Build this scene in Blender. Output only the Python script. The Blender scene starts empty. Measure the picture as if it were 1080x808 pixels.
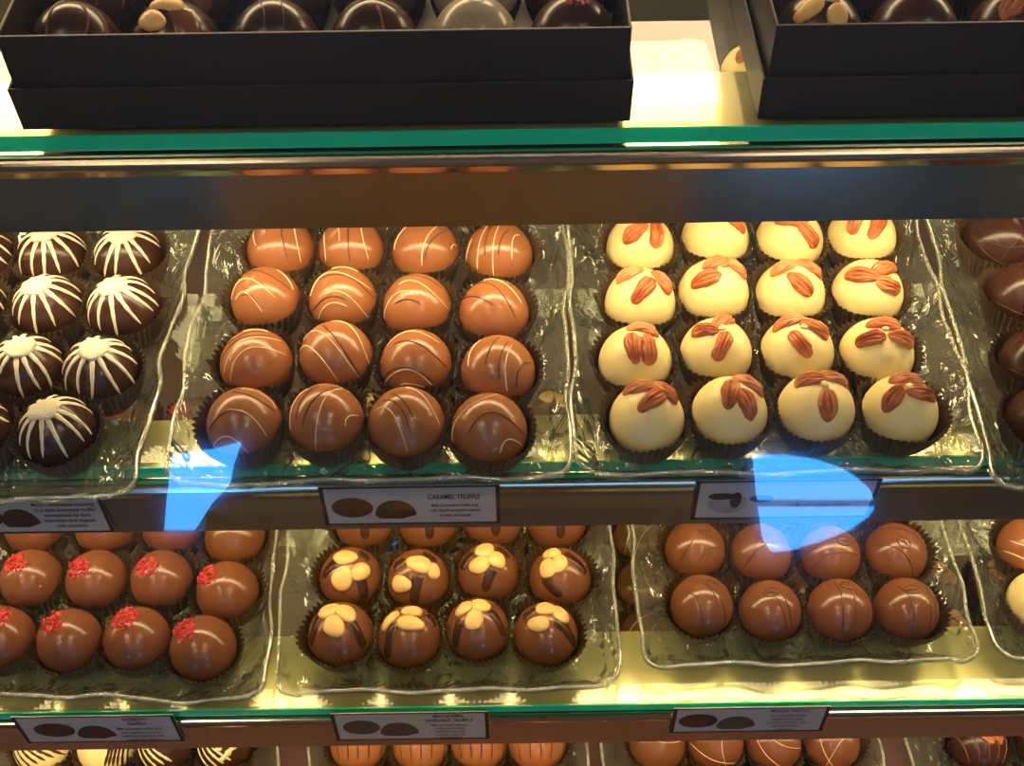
import bpy, math, random
from mathutils import Vector, Matrix
C = bpy.context.scene.collection
rnd = random.Random(7)
HC = 1.45                      # camera height
# ------------------------------------------------------------------ camera
FPX, PITCH, ROLL = 1300.0, math.radians(49), math.radians(0.83)
F = Vector((0, math.cos(PITCH), -math.sin(PITCH)))
U0 = Vector((0, math.sin(PITCH), math.cos(PITCH)))
X0 = Vector((1, 0, 0))
RC = X0*math.cos(ROLL) - U0*math.sin(ROLL)
UC = U0*math.cos(ROLL) + X0*math.sin(ROLL)
def ray(px, py): return F + RC*((px-540)/FPX) + UC*((404-py)/FPX)
def on_drop(px, py, drop):
    d = ray(px, py); t = (drop/1000)/(-d.z)
    return Vector((d.x*t, d.y*t, HC-drop/1000))
def on_Y(px, py, Y):
    d = ray(px, py); t = (Y/1000)/d.y
    return Vector((d.x*t, Y/1000, HC+d.z*t))
cam_d = bpy.data.cameras.new('camera'); cam = bpy.data.objects.new('camera', cam_d); C.objects.link(cam)
cam_d.sensor_width = 36; cam_d.lens = FPX/1080*36; cam_d.clip_start = .01
cam.matrix_world = Matrix((( RC.x, UC.x, -F.x, 0), (RC.y, UC.y, -F.y, 0), (RC.z, UC.z, -F.z, HC), (0,0,0,1)))
bpy.context.scene.camera = cam
def zz(drop): return HC - drop/1000

# ------------------------------------------------------------------ materials
def mat(name):
    m = bpy.data.materials.new(name); m.use_nodes = True
    nt = m.node_tree; b = nt.nodes['Principled BSDF']; return m, nt, b
def lin(c):
    return tuple(((v/255)/12.92 if v/255 <= .04045 else (((v/255)+.055)/1.055)**2.4) for v in c) + (1,)
def noise_bump(nt, b, scale, strength, dist=.001, detail=3):
    tc = nt.nodes.new('ShaderNodeTexCoord'); n = nt.nodes.new('ShaderNodeTexNoise')
    n.inputs['Scale'].default_value = scale; n.inputs['Detail'].default_value = detail
    bp = nt.nodes.new('ShaderNodeBump'); bp.inputs['Strength'].default_value = strength; bp.inputs['Distance'].default_value = dist
    nt.links.new(tc.outputs['Object'], n.inputs['Vector']); nt.links.new(n.outputs['Fac'], bp.inputs['Height'])
    nt.links.new(bp.outputs['Normal'], b.inputs['Normal']); return tc, n, bp
def vary(nt, b, tc, scale, c1, c2, lo=.35, hi=.65):
    n = nt.nodes.new('ShaderNodeTexNoise'); n.inputs['Scale'].default_value = scale; n.inputs['Detail'].default_value = 4
    r = nt.nodes.new('ShaderNodeValToRGB'); r.color_ramp.elements[0].color = c1; r.color_ramp.elements[1].color = c2
    r.color_ramp.elements[0].position = lo; r.color_ramp.elements[1].position = hi
    nt.links.new(tc.outputs['Object'], n.inputs['Vector']); nt.links.new(n.outputs['Fac'], r.inputs['Fac'])
    nt.links.new(r.outputs['Color'], b.inputs['Base Color'])
def solid(name, c, rough=.5, metal=0, bump=None, c2=None, vs=60, sss=0, spec=.5, coat=0):
    m, nt, b = mat(name)
    b.inputs['Base Color'].default_value = lin(c); b.inputs['Roughness'].default_value = rough; b.inputs['Metallic'].default_value = metal
    b.inputs['Specular IOR Level'].default_value = spec
    if coat: b.inputs['Coat Weight'].default_value = coat; b.inputs['Coat Roughness'].default_value = .12
    if sss:
        b.inputs['Subsurface Weight'].default_value = sss; b.inputs['Subsurface Radius'].default_value = (1, .7, .4); b.inputs['Subsurface Scale'].default_value = .003
    tc, n, bp = noise_bump(nt, b, *(bump or (300, .04)))
    if c2: vary(nt, b, tc, vs, lin(c), lin(c2))
    return m
def thin_glass(name, tint, ior=1.5, boost=1.0, rough=0.0, bump=None, haze=0, hazec=(255,255,255), extra=0, stretch=None):
    m = bpy.data.materials.new(name); m.use_nodes = True; nt = m.node_tree
    nt.nodes.clear(); N = nt.nodes.new; L = nt.links.new
    out = N('ShaderNodeOutputMaterial'); tr = N('ShaderNodeBsdfTransparent'); tr.inputs[0].default_value = tint
    gl = N('ShaderNodeBsdfGlossy'); gl.inputs['Roughness'].default_value = rough
    geo = N('ShaderNodeNewGeometry'); fr = N('ShaderNodeVectorMath'); fr.operation = 'DOT_PRODUCT'; L(geo.outputs['Incoming'], fr.inputs[0]); L(geo.outputs['Normal'], fr.inputs[1])
    ab = N('ShaderNodeMath'); ab.operation = 'ABSOLUTE'; L(fr.outputs['Value'], ab.inputs[0])
    om = N('ShaderNodeMath'); om.operation = 'SUBTRACT'; om.use_clamp = True; om.inputs[0].default_value = 1; L(ab.outputs[0], om.inputs[1])
    pw = N('ShaderNodeMath'); pw.operation = 'POWER'; pw.inputs[1].default_value = 5; L(om.outputs[0], pw.inputs[0])
    F0 = ((ior-1)/(ior+1))**2
    sch = N('ShaderNodeMath'); sch.operation = 'MULTIPLY_ADD'; sch.inputs[1].default_value = 1-F0; sch.inputs[2].default_value = F0; L(pw.outputs[0], sch.inputs[0])
    mu = N('ShaderNodeMath'); mu.operation = 'MULTIPLY_ADD'; mu.use_clamp = True; mu.inputs[1].default_value = boost; mu.inputs[2].default_value = extra
    mx = N('ShaderNodeMixShader'); L(sch.outputs[0], mu.inputs[0]); L(mu.outputs[0], mx.inputs[0]); L(tr.outputs[0], mx.inputs[1]); L(gl.outputs[0], mx.inputs[2])
    last = mx
    if bump:
        tc = N('ShaderNodeTexCoord'); n = N('ShaderNodeTexNoise'); n.inputs['Scale'].default_value = bump[0]; n.inputs['Detail'].default_value = 2; n.inputs['Distortion'].default_value = 1.2
        mp = N('ShaderNodeMapping'); mp.inputs['Scale'].default_value = stretch or (1,1,1)
        bp = N('ShaderNodeBump'); bp.inputs['Strength'].default_value = bump[1]; bp.inputs['Distance'].default_value = bump[2]
        L(tc.outputs['Object'], mp.inputs[0]); L(mp.outputs[0], n.inputs['Vector']); L(n.outputs['Fac'], bp.inputs['Height'])
        L(bp.outputs[0], gl.inputs['Normal']); L(bp.outputs[0], fr.inputs[1])
    if haze:
        df = N('ShaderNodeBsdfDiffuse'); df.inputs[0].default_value = lin(hazec)
        m2 = N('ShaderNodeMixShader'); m2.inputs[0].default_value = haze; L(mx.outputs[0], m2.inputs[1]); L(df.outputs[0], m2.inputs[2]); last = m2
    L(last.outputs[0], out.inputs[0]); return m
def emit(name, c, s):
    m = bpy.data.materials.new(name); m.use_nodes = True; nt = m.node_tree; nt.nodes.clear()
    o = nt.nodes.new('ShaderNodeOutputMaterial'); e = nt.nodes.new('ShaderNodeEmission')
    e.inputs[0].default_value = lin(c); e.inputs[1].default_value = s; nt.links.new(e.outputs[0], o.inputs[0]); return m

M = {}
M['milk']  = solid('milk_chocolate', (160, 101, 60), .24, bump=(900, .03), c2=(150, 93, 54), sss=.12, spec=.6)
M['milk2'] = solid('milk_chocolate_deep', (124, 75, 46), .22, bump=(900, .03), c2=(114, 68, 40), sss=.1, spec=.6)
M['dark']  = solid('dark_chocolate', (66, 38, 24), .25, bump=(900, .03), c2=(56, 31, 20), spec=.45)
M['ivory'] = solid('white_chocolate', (246, 226, 162), .30, bump=(700, .03), c2=(240, 218, 148), sss=.3, spec=.5)
M['grey']  = solid('grey_white_chocolate', (172, 158, 132), .25, bump=(700, .03), c2=(150, 134, 108), spec=.5)
M['icing'] = solid('white_icing', (246, 232, 200), .42, bump=(500, .1), sss=.1)
M['coco']  = solid('coconut_topping', (248, 236, 208), .6, bump=(1800, .9, .0012))
M['line']  = solid('pale_drizzle', (236, 206, 160), .4, bump=(500, .1))
M['dline'] = solid('dark_drizzle', (78, 40, 20), .35, bump=(500, .1))
M['mline'] = solid('milk_drizzle', (120, 66, 36), .3, bump=(500, .1))
M['pecan'] = solid('pecan_nut', (208, 122, 62), .38, bump=(800, .35, .0006), c2=(160, 78, 34), vs=170, coat=.3)
M['pecan2'] = solid('pecan_nut_pale', (212, 138, 78), .4, bump=(800, .35, .0006), c2=(178, 96, 46), vs=170, coat=.3)
M['nut']   = solid('macadamia_nut', (242, 200, 128), .35, bump=(400, .2), c2=(232, 182, 104), vs=90, sss=.15)
M['rasp']  = solid('raspberry_crumb', (222, 62, 66), .35, bump=(1500, .6, .0006), c2=(196, 30, 44), vs=500, sss=.1)
M['cup']   = solid('brown_glassine_paper', (104, 84, 60), .32, bump=(500, .1), c2=(88, 70, 50), vs=80, spec=.5)
M['cupd']  = solid('black_paper', (30, 24, 20), .5, bump=(500, .1))
M['box']   = solid('dark_brown_card', (34, 25, 19), .45, bump=(900, .05), c2=(28, 20, 16), vs=30, spec=.4)
M['boxedge'] = solid('brown_card_edge', (104, 86, 74), .5)
M['steel'] = solid('brushed_steel', (206, 190, 164), .13, 1, bump=(60, .002))
M['flange'] = solid('champagne_metal', (250, 228, 160), .2, .4, bump=(40, .03), c2=(244, 221, 150), vs=8)
M['back']  = solid('case_back_laminate', (70, 62, 50), .4, bump=(40, .1))
M['deck']  = solid('maroon_card_deck', (104, 66, 62), .5, bump=(40, .1), c2=(90, 56, 52), vs=8)
M['case']  = solid('case_panel', (92, 78, 62), .4)
M['card']  = solid('card_paper', (190, 183, 182), .45, bump=(600, .05))
M['cardgrain'] = solid('card_paper_warm', (198, 188, 172), .5, bump=(600, .05))
M['ink']   = solid('brown_ink', (62, 34, 26), .5)
M['print'] = solid('printed_chocolate', (84, 48, 36), .45, c2=(58, 32, 26), vs=140)
M['print2'] = solid('printed_dusted_chocolate', (112, 92, 70), .5, c2=(52, 38, 28), vs=900)
M['printw'] = solid('printed_pale_truffle', (170, 160, 160), .45, c2=(150, 140, 142), vs=100)
M['tray']  = thin_glass('pressed_glass', (.95, .965, .93, 1), 1.5, 2.0, .03, (34, 1.0, .016), extra=.035, stretch=(1.5, .8, 1), haze=.055, hazec=(226, 236, 208))
M['rim']   = thin_glass('pressed_glass_rim', (.95, .97, .92, 1), 1.6, 2.4, .12, (60, .3, .002), haze=.24, hazec=(246, 244, 222), extra=.06)
M['shelf'] = thin_glass('shelf_glass', (.955, .985, .955, 1), 1.52, 1.0)
M['gedge'] = solid('green_glass_edge', (0, 250, 186), .12, spec=.6)
b = M['gedge'].node_tree.nodes['Principled BSDF']; b.inputs['Transmission Weight'].default_value = .25
M['pane']  = thin_glass('clear_front_glass', (.985, .99, .985, 1), 1.5, 1.0)
M['lamp']  = emit('warm_tube', (255, 224, 168), 34)
M['lampb'] = emit('warm_tube_middle', (255, 224, 168), 27)
M['lampc'] = emit('warm_tube_low', (255, 224, 168), 22)
M['lamp2'] = emit('warm_top_tube', (255, 222, 170), 22)
M['white_pl'] = solid('white_lamp_housing', (220, 215, 205), .4)
M['day']   = emit('daylight_pane', (64, 164, 255), 19)

# ------------------------------------------------------------------ mesh helpers
def mk(name, verts, faces, m, parent=None, smooth=True, sharp=None):
    me = bpy.data.meshes.new(name); me.from_pydata([tuple(v) for v in verts], [], faces); me.materials.append(m)
    if smooth: me.polygons.foreach_set('use_smooth', [True]*len(me.polygons))
    me.update(); o = bpy.data.objects.new(name, me); C.objects.link(o)
    if parent: o.parent = parent
    return o
def tag(o, label=None, cat=None, group=None, kind=None):
    if label: o['label'] = label
    if cat: o['category'] = cat
    if group: o['group'] = group
    if kind: o['kind'] = kind
    return o
def empty(name, loc):
    e = bpy.data.objects.new(name, None); e.empty_display_size = .01; e.location = loc; C.objects.link(e); return e
def boxv(x0, x1, y0, y1, z0, z1):
    v = [(x0,y0,z0),(x1,y0,z0),(x1,y1,z0),(x0,y1,z0),(x0,y0,z1),(x1,y0,z1),(x1,y1,z1),(x0,y1,z1)]
    f = [(0,3,2,1),(4,5,6,7),(0,1,5,4),(1,2,6,5),(2,3,7,6),(3,0,4,7)]
    return v, f
def box(name, x0, x1, y0, y1, z0, z1, m, parent=None, bev=0):
    v, f = boxv(x0, x1, y0, y1, z0, z1); o = mk(name, v, f, m, parent, False)
    if bev:
        md = o.modifiers.new('bevel', 'BEVEL'); md.width = bev; md.segments = 2
    return o
def join(parts):
    V, Fs = [], []
    for v, f in parts:
        n = len(V); V += list(v); Fs += [tuple(i+n for i in q) for q in f]
    return V, Fs

# truffle body: local origin at its base, axis z
AR, AZ, HZ = .0187, .0190, .0166
def tpos(d, lift=0.0, sc=1.0):
    """surface point of the egg-shaped body in direction d from its centre"""
    d = d.normalized(); k = 1 - .07*d.z
    s = 1+lift/AR
    return Vector((AR*d.x*k*s, AR*d.y*k*s, max(0.0002, HZ + AZ*d.z*s)))*sc
def truffle_mesh(n=40, m=26):
    v, f = [(0,0,HZ+AZ)], []
    for i in range(1, m):
        ph = math.pi*i/m
        for j in range(n):
            th = 2*math.pi*j/n
            v.append(tpos(Vector((math.sin(ph)*math.cos(th), math.sin(ph)*math.sin(th), math.cos(ph)))))
    v.append((0,0,.0002))
    for j in range(n): f.append((0, 1+j, 1+(j+1)%n))
    for i in range(m-2):
        for j in range(n):
            a = 1+i*n+j; b2 = 1+i*n+(j+1)%n; f.append((a, a+n, b2+n, b2))
    L = len(v)-1
    for j in range(n): f.append((L, 1+(m-2)*n+(j+1)%n, 1+(m-2)*n+j))
    return v, f
TV, TF = truffle_mesh()
BODY = {}
def body(mk_):
    if mk_ not in BODY:
        me = bpy.data.meshes.new('truffle_shell'); me.from_pydata([tuple(v) for v in TV], [], TF); me.materials.append(M[mk_])
        me.polygons.foreach_set('use_smooth', [True]*len(me.polygons)); BODY[mk_] = me
    return BODY[mk_]
def ddir(a, b, e):
    """direction for a point (a right, b up) of the side of a truffle that faces a shopper looking down at elevation e"""
    q = a*a+b*b
    if q > .96: s = math.sqrt(.96/q); a *= s; b *= s; q = .96
    er = math.radians(e)
    return (Vector((a,0,0)) + Vector((0, math.sin(er), math.cos(er)))*b + Vector((0,-math.cos(er), math.sin(er)))*math.sqrt(1-q)).normalized()
def curve_dirs(p, e, n=22):
    (a0,b0),(a1,b1),(a2,b2) = p
    # quadratic through the middle point
    ca, cb = 2*a1-(a0+a2)/2, 2*b1-(b0+b2)/2
    out = []
    for i in range(n):
        t = i/(n-1); a = (1-t)**2*a0+2*t*(1-t)*ca+t*t*a2; bb = (1-t)**2*b0+2*t*(1-t)*cb+t*t*b2
        out.append(ddir(a, bb, e))
    return out
def ribbon(dirs, w0, w1, h, wob=0):
    n = len(dirs); v, f = [], []
    prof = [(-1,-.7),(-.75,.55),(0,1),(.75,.55),(1,-.7)]
    for i, d in enumerate(dirs):
        t = i/(n-1); tg = (dirs[min(n-1,i+1)]-dirs[max(0,i-1)]); sd = d.cross(tg).normalized()
        w = w0+(w1-w0)*t
        end = min(1, min(t, 1-t)*n/2.2+.15); w *= end**.5
        if wob: w *= 1+wob*math.sin(i*1.7)
        p = tpos(d)
        for q, hh in prof: v.append(p + sd*(q*w) + d*(hh*h*(.4+.6*end)))
    for i in range(n-1):
        for k in range(4): a = i*5+k; f.append((a, a+1, a+6, a+5))
    f.append((0,1,2,3,4)); m = (n-1)*5; f.append((m+4,m+3,m+2,m+1,m))
    return v, f
def frame(d, ang, e):
    """tangent frame at direction d; ang measured in the facing disc"""
    er = math.radians(e); up = Vector((0, math.sin(er), math.cos(er)))
    t = X0*math.cos(math.radians(ang)) + up*math.sin(math.radians(ang))
    t = (t - d*t.dot(d)).normalized(); s = d.cross(t).normalized(); return t, s
def pecan_geo(d, ang, e, L=.0105, W=.0042, H=.0030, seed=0):
    r = random.Random(seed); t, s = frame(d, ang, e); p = tpos(d, .0001)
    v, f = [], []; n, m = 20, 52
    cut = r.uniform(.55, 1)
    for i in range(n+1):
        u = -1+2*i/n; env = math.sqrt(max(0, 1-abs(u)**(3.6 if u > 0 else 2.4)))
        if u > cut: env *= .75
        for j in range(m):
            th = 2*math.pi*j/m
            y = math.cos(th); z = math.sin(th)
            g = 1 - .75*math.exp(-((y)/.13)**2)*(z > 0) - .5*math.exp(-((abs(y)-.5-.06*math.sin(4*u+seed))/.10)**2)*(z > 0)
            wig = 1+.06*math.sin(7*u+j)+r.uniform(-.03,.03)
            drop_ = -(u*L*.5)**2/(2*AR)*1.2
            v.append(p + t*(u*L*.5) + s*(y*W*.5*env*wig*(1+.12*math.sin(3*u+seed))) + d*(z*H*env*g*wig*.75 + drop_))
    for i in range(n):
        for j in range(m): a = i*m+j; b2 = i*m+(j+1)%m; f.append((a, b2, b2+m, a+m))
    f.append(tuple(range(m))[::-1]); f.append(tuple(n*m+j for j in range(m)))
    return v, f
def lump_geo(d, ang, e, L, W, H, seed=0, sink=0, rough=.05):
    r = random.Random(seed); t, s = frame(d, ang, e); p = tpos(d, -sink)
    v, f = [], []; n, m = 9, 16; ph1, ph2 = r.uniform(0,6), r.uniform(0,6)
    for i in range(1, n):
        a = math.pi*i/n
        for j in range(m):
            th = 2*math.pi*j/m; k = 1+.07*math.sin(2*th+ph1)+.05*math.sin(3*th+ph2)+r.uniform(-rough, rough)
            x = math.sin(a)*math.cos(th)*k; y = math.sin(a)*math.sin(th)*k; z = math.cos(a)
            z = math.copysign(abs(z)**.7, z)
            sag = -((x*L/2)**2+(y*W/2)**2)/(2*AR)*.7
            v.append(p + t*(x*L/2)+s*(y*W/2)+d*(z*H/2+sag))
    v.append(p+d*(H/2)); v.append(p-d*(H/2))
    for i in range(n-2):
        for j in range(m): a = i*m+j; b2 = i*m+(j+1)%m; f.append((a, a+m, b2+m, b2))
    for j in range(m):
        f.append((len(v)-2, j, (j+1)%m)); q = (n-2)*m; f.append((len(v)-1, q+(j+1)%m, q+j))
    return v, f
def crumbs_geo(ca, cb, e, seed, n=95, spread=.42, specks=2):
    r = random.Random(seed); parts = []
    for k in range(n+specks):
        if k < n:
            rr = spread*math.sqrt(r.random()); th = r.uniform(0, 6.28); a, bb = ca+rr*math.cos(th)*.95, cb+rr*math.sin(th)*.8; sz = r.uniform(.0009, .0019)
        else:
            a, bb = ca+r.uniform(-.2,.9), cb-r.uniform(.1,.9); sz = r.uniform(.0007, .0011)
            if a*a+bb*bb > .8: continue
        d = ddir(a, bb, e); p = tpos(d, sz*.05); q = [Vector([r.uniform(-1,1) for _ in range(3)]).normalized()*sz*r.uniform(.6,1.1) for _ in range(3)]
        v = [p+q[0], p-q[0], p+q[1], p-q[1], p+q[2], p-q[2]]
        parts.append((v, [(0,2,4),(2,1,4),(1,3,4),(3,0,4),(2,0,5),(1,2,5),(3,1,5),(0,3,5)]))
    return join(parts)

# ------------------------------------------------------------------ truffle kinds
def part(name, geo, m, parent, smooth=True, label=None):
    o = mk(name, geo[0], geo[1], M[m], parent, smooth)
    if label: o['label'] = label
    return o
def base_truffle(name, mat_key, p, rot=0, sc=1.0):
    o = bpy.data.objects.new(name, body(mat_key)); C.objects.link(o); o.location = p; o.rotation_euler = (0,0,rot); o.scale = (sc,)*3; return o
def arcs(o, e, name, m, lst, w, h):
    if lst: part(name, join([ribbon(curve_dirs(l, e), w, w*.75, h) for l in lst]), m, o)
def rand_arcs(r, n, tilt=None):
    out = []
    for k in range(n):
        t = tilt if tilt is not None else r.uniform(0, math.pi); off = -.6+1.2*(k+.5)/n + r.uniform(-.1,.1)
        c, s = math.cos(t), math.sin(t); b_ = r.uniform(.1,.35)
        pts = [(u*.85, off + b_*(1-u*u)) for u in (-1, 0, 1)]
        out.append(tuple((x*c-y*s, x*s+y*c) for x, y in pts))
    return out
def add_coconut(o, e, seed, tip=(0,.62)):
    r = random.Random(seed); d0 = ddir(tip[0], tip[1], e); t, s = frame(d0, 0, e)
    ribs = []; n = 12
    for k in range(n):
        th = 2*math.pi*(k+r.uniform(-.22,.22))/n; L = r.uniform(1.15, 1.55); dirs = []
        bend = r.uniform(-.18,.18)
        for i in range(16):
            a = .12+L*i/15; q = th+bend*(i/15)**2; dirs.append((d0*math.cos(a) + (t*math.cos(q)+s*math.sin(q))*math.sin(a)).normalized())
        if dirs[-1].z < -.75: dirs = dirs[:13]
        ribs.append(ribbon(dirs, .0017, .0006, .00045, .12))
    part('icing_stripes', join(ribs), 'icing', o)
    part('coconut_topping', join([lump_geo(d0, 0, e, .0155, .0140, .0024, seed, .0002, .13)]), 'coco', o)

CAR = { # caramel drizzles: pale, dark  (row, col)
 (0,0): ([((-.27,.32),(.33,.19),(.73,-.37)), ((-.73,-.6),(-.22,-.37),(.29,-.85)), ((0,.93),(.55,.78),(.92,.4))], [((-.82,-.2),(-.45,.2),(.1,.37)), ((-.2,.85),(.4,.68),(.9,.3))]),
 (0,1): ([((.5,.82),(.05,.4),(-.18,-.9)), ((-.4,.85),(-.8,.45),(-.85,-.25)), ((.93,.1),(.7,.05),(.63,-.2))], [((.38,.88),(-.2,.5),(-.5,-.2)), ((-.1,.9),(-.5,.6),(-.68,0))]),
 (0,2): ([((-.8,.33),(-.3,.25),(.08,-.72)), ((0,.93),(.5,.7),(.9,-.05))], [((-.6,.6),(-.1,.42),(.2,-.3)), ((-.35,.8),(.05,.5),(.3,0))]),
 (0,3): ([((.3,-.6),(.5,-.28),(.85,-.4)), ((-.93,-.3),(-.72,.42),(.25,.93))], [((-.55,-.13),(.1,.42),(.93,-.15))]),
 (1,0): ([((-.78,-.27),(-.25,.55),(.75,.6)), ((-.58,-.5),(-.1,.3),(.92,.2)), ((-.3,.88),(.1,.93),(.4,.85))], [((-.9,0),(-.35,.62),(.6,.7)), ((-.75,.45),(-.2,.8),(.4,.83))]),
 (1,1): ([((-.88,.45),(-.25,.55),(.67,-.6)), ((-.95,.15),(-.55,.15),(.15,-.7)), ((-.1,.95),(.55,.7),(.93,-.25))], [((-.35,.85),(.2,.3),(.7,-.55))]),
 (1,2): ([((-.85,-.5),(-.1,-.24),(.6,-.8)), ((-.8,.5),(-.15,.9),(.7,.55)), ((-.4,-.62),(-.07,-.6),(.5,-.75))], [((-.9,-.4),(-.25,-.15),(.55,-.55)), ((-.6,.5),(.1,.5),(.9,-.15))]),
 (1,3): ([((-.8,.1),(-.72,.55),(-.43,.85)), ((.25,-.57),(.22,.1),(.42,.66))], [((-.35,.05),(-.2,.55),(.05,.9)), ((.05,-.3),(.08,.3),(.32,.75)), ((.5,-.5),(.6,0),(.9,.2))]),
 (2,0): ([((-.95,0),(-.5,.55),(.45,-.05)), ((-.77,-.05),(-.42,.1),(.06,-.45)), ((.4,.85),(.7,.6),(.88,.25))], [((-.57,.78),(.06,.72),(.84,.22)), ((-.6,.0),(-.3,.02),(.0,-.3))]),
 (2,1): ([((-.9,.1),(-.3,.75),(.9,.25)), ((-.4,.05),(.2,.05),(.8,-.6)), ((-.64,-.56),(-.28,-.22),(.25,-.3)), ((-.3,.9),(.1,.95),(.5,.8))], [((-.8,-.35),(-.3,-.03),(.25,-.15)), ((-.7,.55),(.2,.6),(.95,0))]),
 (2,2): ([((-.95,-.35),(-.55,.3),(.3,.2)), ((-.5,.57),(.1,.62),(.92,-.1))], [((-.6,0),(-.2,.09),(.2,-.07)), ((-.6,.75),(0,.87),(.78,.5))]),
 (2,3): ([((-.3,.93),(.3,.8),(.82,.2))], [((-.9,.35),(-.55,.37),(.05,.05)), ((-.6,.75),(.05,.65),(.65,-.3))]),
 (3,0): ([((-.75,.55),(-.72,.3),(-.6,0)), ((.45,.8),(.6,.2),(.68,-.45))], [((.15,.9),(.2,.3),(.35,-.4)), ((-.35,.9),(-.33,.7),(-.3,.4))]),
 (3,1): ([((-.8,.5),(-.75,.1),(-.7,-.4)), ((.35,.9),(.45,.3),(.6,-.4)), ((-.4,.85),(-.3,.5),(-.25,.1))], [((0,.9),(.02,.2),(.05,-.5))]),
 (3,2): ([((-.9,0),(-.75,.45),(-.3,.85)), ((-.05,-.55),(.05,.1),(.43,.65)), ((.8,-.05),(.87,.12),(.95,.1))], [((.05,-.4),(.22,.1),(.7,.55))]),
 (3,3): ([((-.95,-.3),(-.93,0),(-.8,.4)), ((-.62,-.5),(-.57,.2),(-.3,.8)), ((-.15,-.7),(-.15,.1),(.05,.8)), ((.4,-.3),(.45,.3),(.65,.45))], [((0,-.2),(.1,.3),(.36,.6)), ((-.4,-.2),(-.35,.4),(-.1,.8))]),
}
PEC = {
 (0,0): [(.05,.46,40),(.46,.72,-55),(-.25,.84,-20)], (0,1): [(-.12,.5,80),(.33,.2,-75),(.5,.75,-40)],
 (0,2): [(.08,.1,90),(-.28,.78,170),(.4,.8,15)], (0,3): [(-.42,.36,50),(.42,.43,-5),(.05,.85,-10)],
 (1,0): [(-.15,.3,-80),(.30,.26,88),(.2,.84,-20)], (1,1): [(-.45,.58,-20),(.02,.1,65),(.1,.85,60)],
 (1,2): [(-.12,.13,-55),(.38,.6,-25),(-.35,.8,10)], (1,3): [(-.42,.34,5),(.05,.76,-10),(.52,.33,-5)],
 (2,0): [(0,.22,50),(.6,.5,-62),(-.38,.74,20)], (2,1): [(-.38,.28,14),(0,.76,20),(.55,.68,-30)],
 (2,2): [(.1,.18,-45),(.52,.7,-30),(-.3,.72,10)], (2,3): [(-.42,.42,-20),(.36,.62,30),(.4,.08,-18)],
 (3,0): [(-.25,.28,38),(.42,.25,82),(.1,.85,0)], (3,1): [(.48,.38,-35),(.0,.85,0),(-.45,.78,10)],
 (3,2): [(-.2,.45,-20),(.42,-.02,-45),(.3,.6,60)], (3,3): [(-.4,.38,70),(.2,.15,60),(.2,.85,0)],
}
MAC = { # nuts (a,b,ang,len,wid) ; dark smears
 (1,0): ([(-.1,.62,0,10,8),(-.16,-.1,85,11,9),(.45,.13,30,8.5,8)], [((.38,.72),(.5,.67),(.65,.5)),((-.35,.45),(-.62,.28),(-.83,-.02)),((.38,.0),(.5,-.3),(.5,-.7))]),
 (1,1): ([(-.5,-.18,0,9,8),(.12,.45,-30,11,8),(.58,.22,60,7,6)], [((-.75,.35),(-.55,.5),(-.4,.65)),((.08,.1),(.0,-.3),(-.1,-.8)),((.2,.78),(.4,.7),(.65,.5))]),
 (1,2): ([(-.1,.72,0,9,8),(-.28,.22,20,9,8),(.3,.38,-20,9,7)], [((-.85,.1),(-.73,.4),(-.5,.6)),((.2,.1),(.05,-.15),(-.1,-.6)),((.3,.78),(.5,.65),(.7,.45))]),
 (1,3): ([(-.28,.78,10,8,7),(-.42,.28,45,9,8),(-.05,.42,80,9,7)], [((.15,.75),(.5,.55),(.85,.1)),((-.5,-.0),(-.35,-.3),(-.0,-.6))]),
 (0,0): ([(-.3,.72,30,9,8),(.27,.64,-40,9,8),(-.08,.24,70,9,9)], [((-.55,.6),(-.7,.3),(-.85,-.3)),((.4,.35),(.6,.1),(.8,-.4))]),
 (0,1): ([(-.57,.52,55,10,5),(.15,.80,0,9,6),(.12,.42,-10,11,7)], [((-.4,.4),(-.55,.05),(-.66,-.65)),((.6,.7),(.75,.5),(.85,.3))]),
 (0,2): ([(-.42,.66,40,8,7),(.12,.74,-10,9,7),(-.08,.30,60,9,8)], [((-.5,.25),(-.62,0),(-.7,-.5)),((.42,.55),(.65,.3),(.87,-.2))]),
 (0,3): ([(0,.78,10,9,7),(.48,.58,-45,9,7),(-.25,.30,10,9,7)], [((-.7,.5),(-.52,.65),(-.35,.8)),((.25,.38),(.6,.15),(.9,-.35))]),
}
RAS = {(1,0):(-.28,.5),(1,1):(-.37,.38),(1,2):(-.25,.38),(1,3):(-.55,.48),(0,0):(.1,.62),(0,1):(-.33,.55),(0,2):(-.18,.62),(0,3):(-.45,.55)}
MOC = {
 (0,0): ((.3,.68), [((-.7,.45),(-.27,.13),(-.17,-.7)),((.1,.64),(.52,.13),(.6,-.77)),((-.5,.75),(.1,.6),(.35,.0))]),
 (0,1): ((-.1,.58), [((-.45,.82),(.1,.28),(.37,-.75)),((-.1,.8),(.35,.3),(.5,-.6))]),
 (0,2): ((.13,.76), [((-.25,.9),(-.15,.28),(-.18,-.6)),((.04,.65),(.25,.3),(.17,-.6)),((.5,.65),(.7,.15),(.6,-.6))]),
 (0,3): ((0,.6), [((-.45,.75),(-.1,.15),(-.1,-.77)),((.22,.8),(.5,.25),(.46,-.7)),((.5,.75),(.72,.2),(.65,-.5))]),
 (1,0): ((.25,.58), [((-.6,-.4),(-.4,0),(-.1,.35)),((-.1,-.5),(.4,0),(.92,-.15))]),
 (1,1): ((-.05,.58), [((-.7,-.5),(0,.25),(.9,.2))]),
 (1,2): ((.3,.4), [((-.95,0),(-.3,.42),(.1,.45)),((-.8,-.5),(-.1,0),(.95,-.1))]),
 (1,3): ((0,.3), [((-.9,.25),(-.1,.0),(.35,-.8)),((-.35,.8),(.5,.5),(.9,-.2))]),
}
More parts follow.
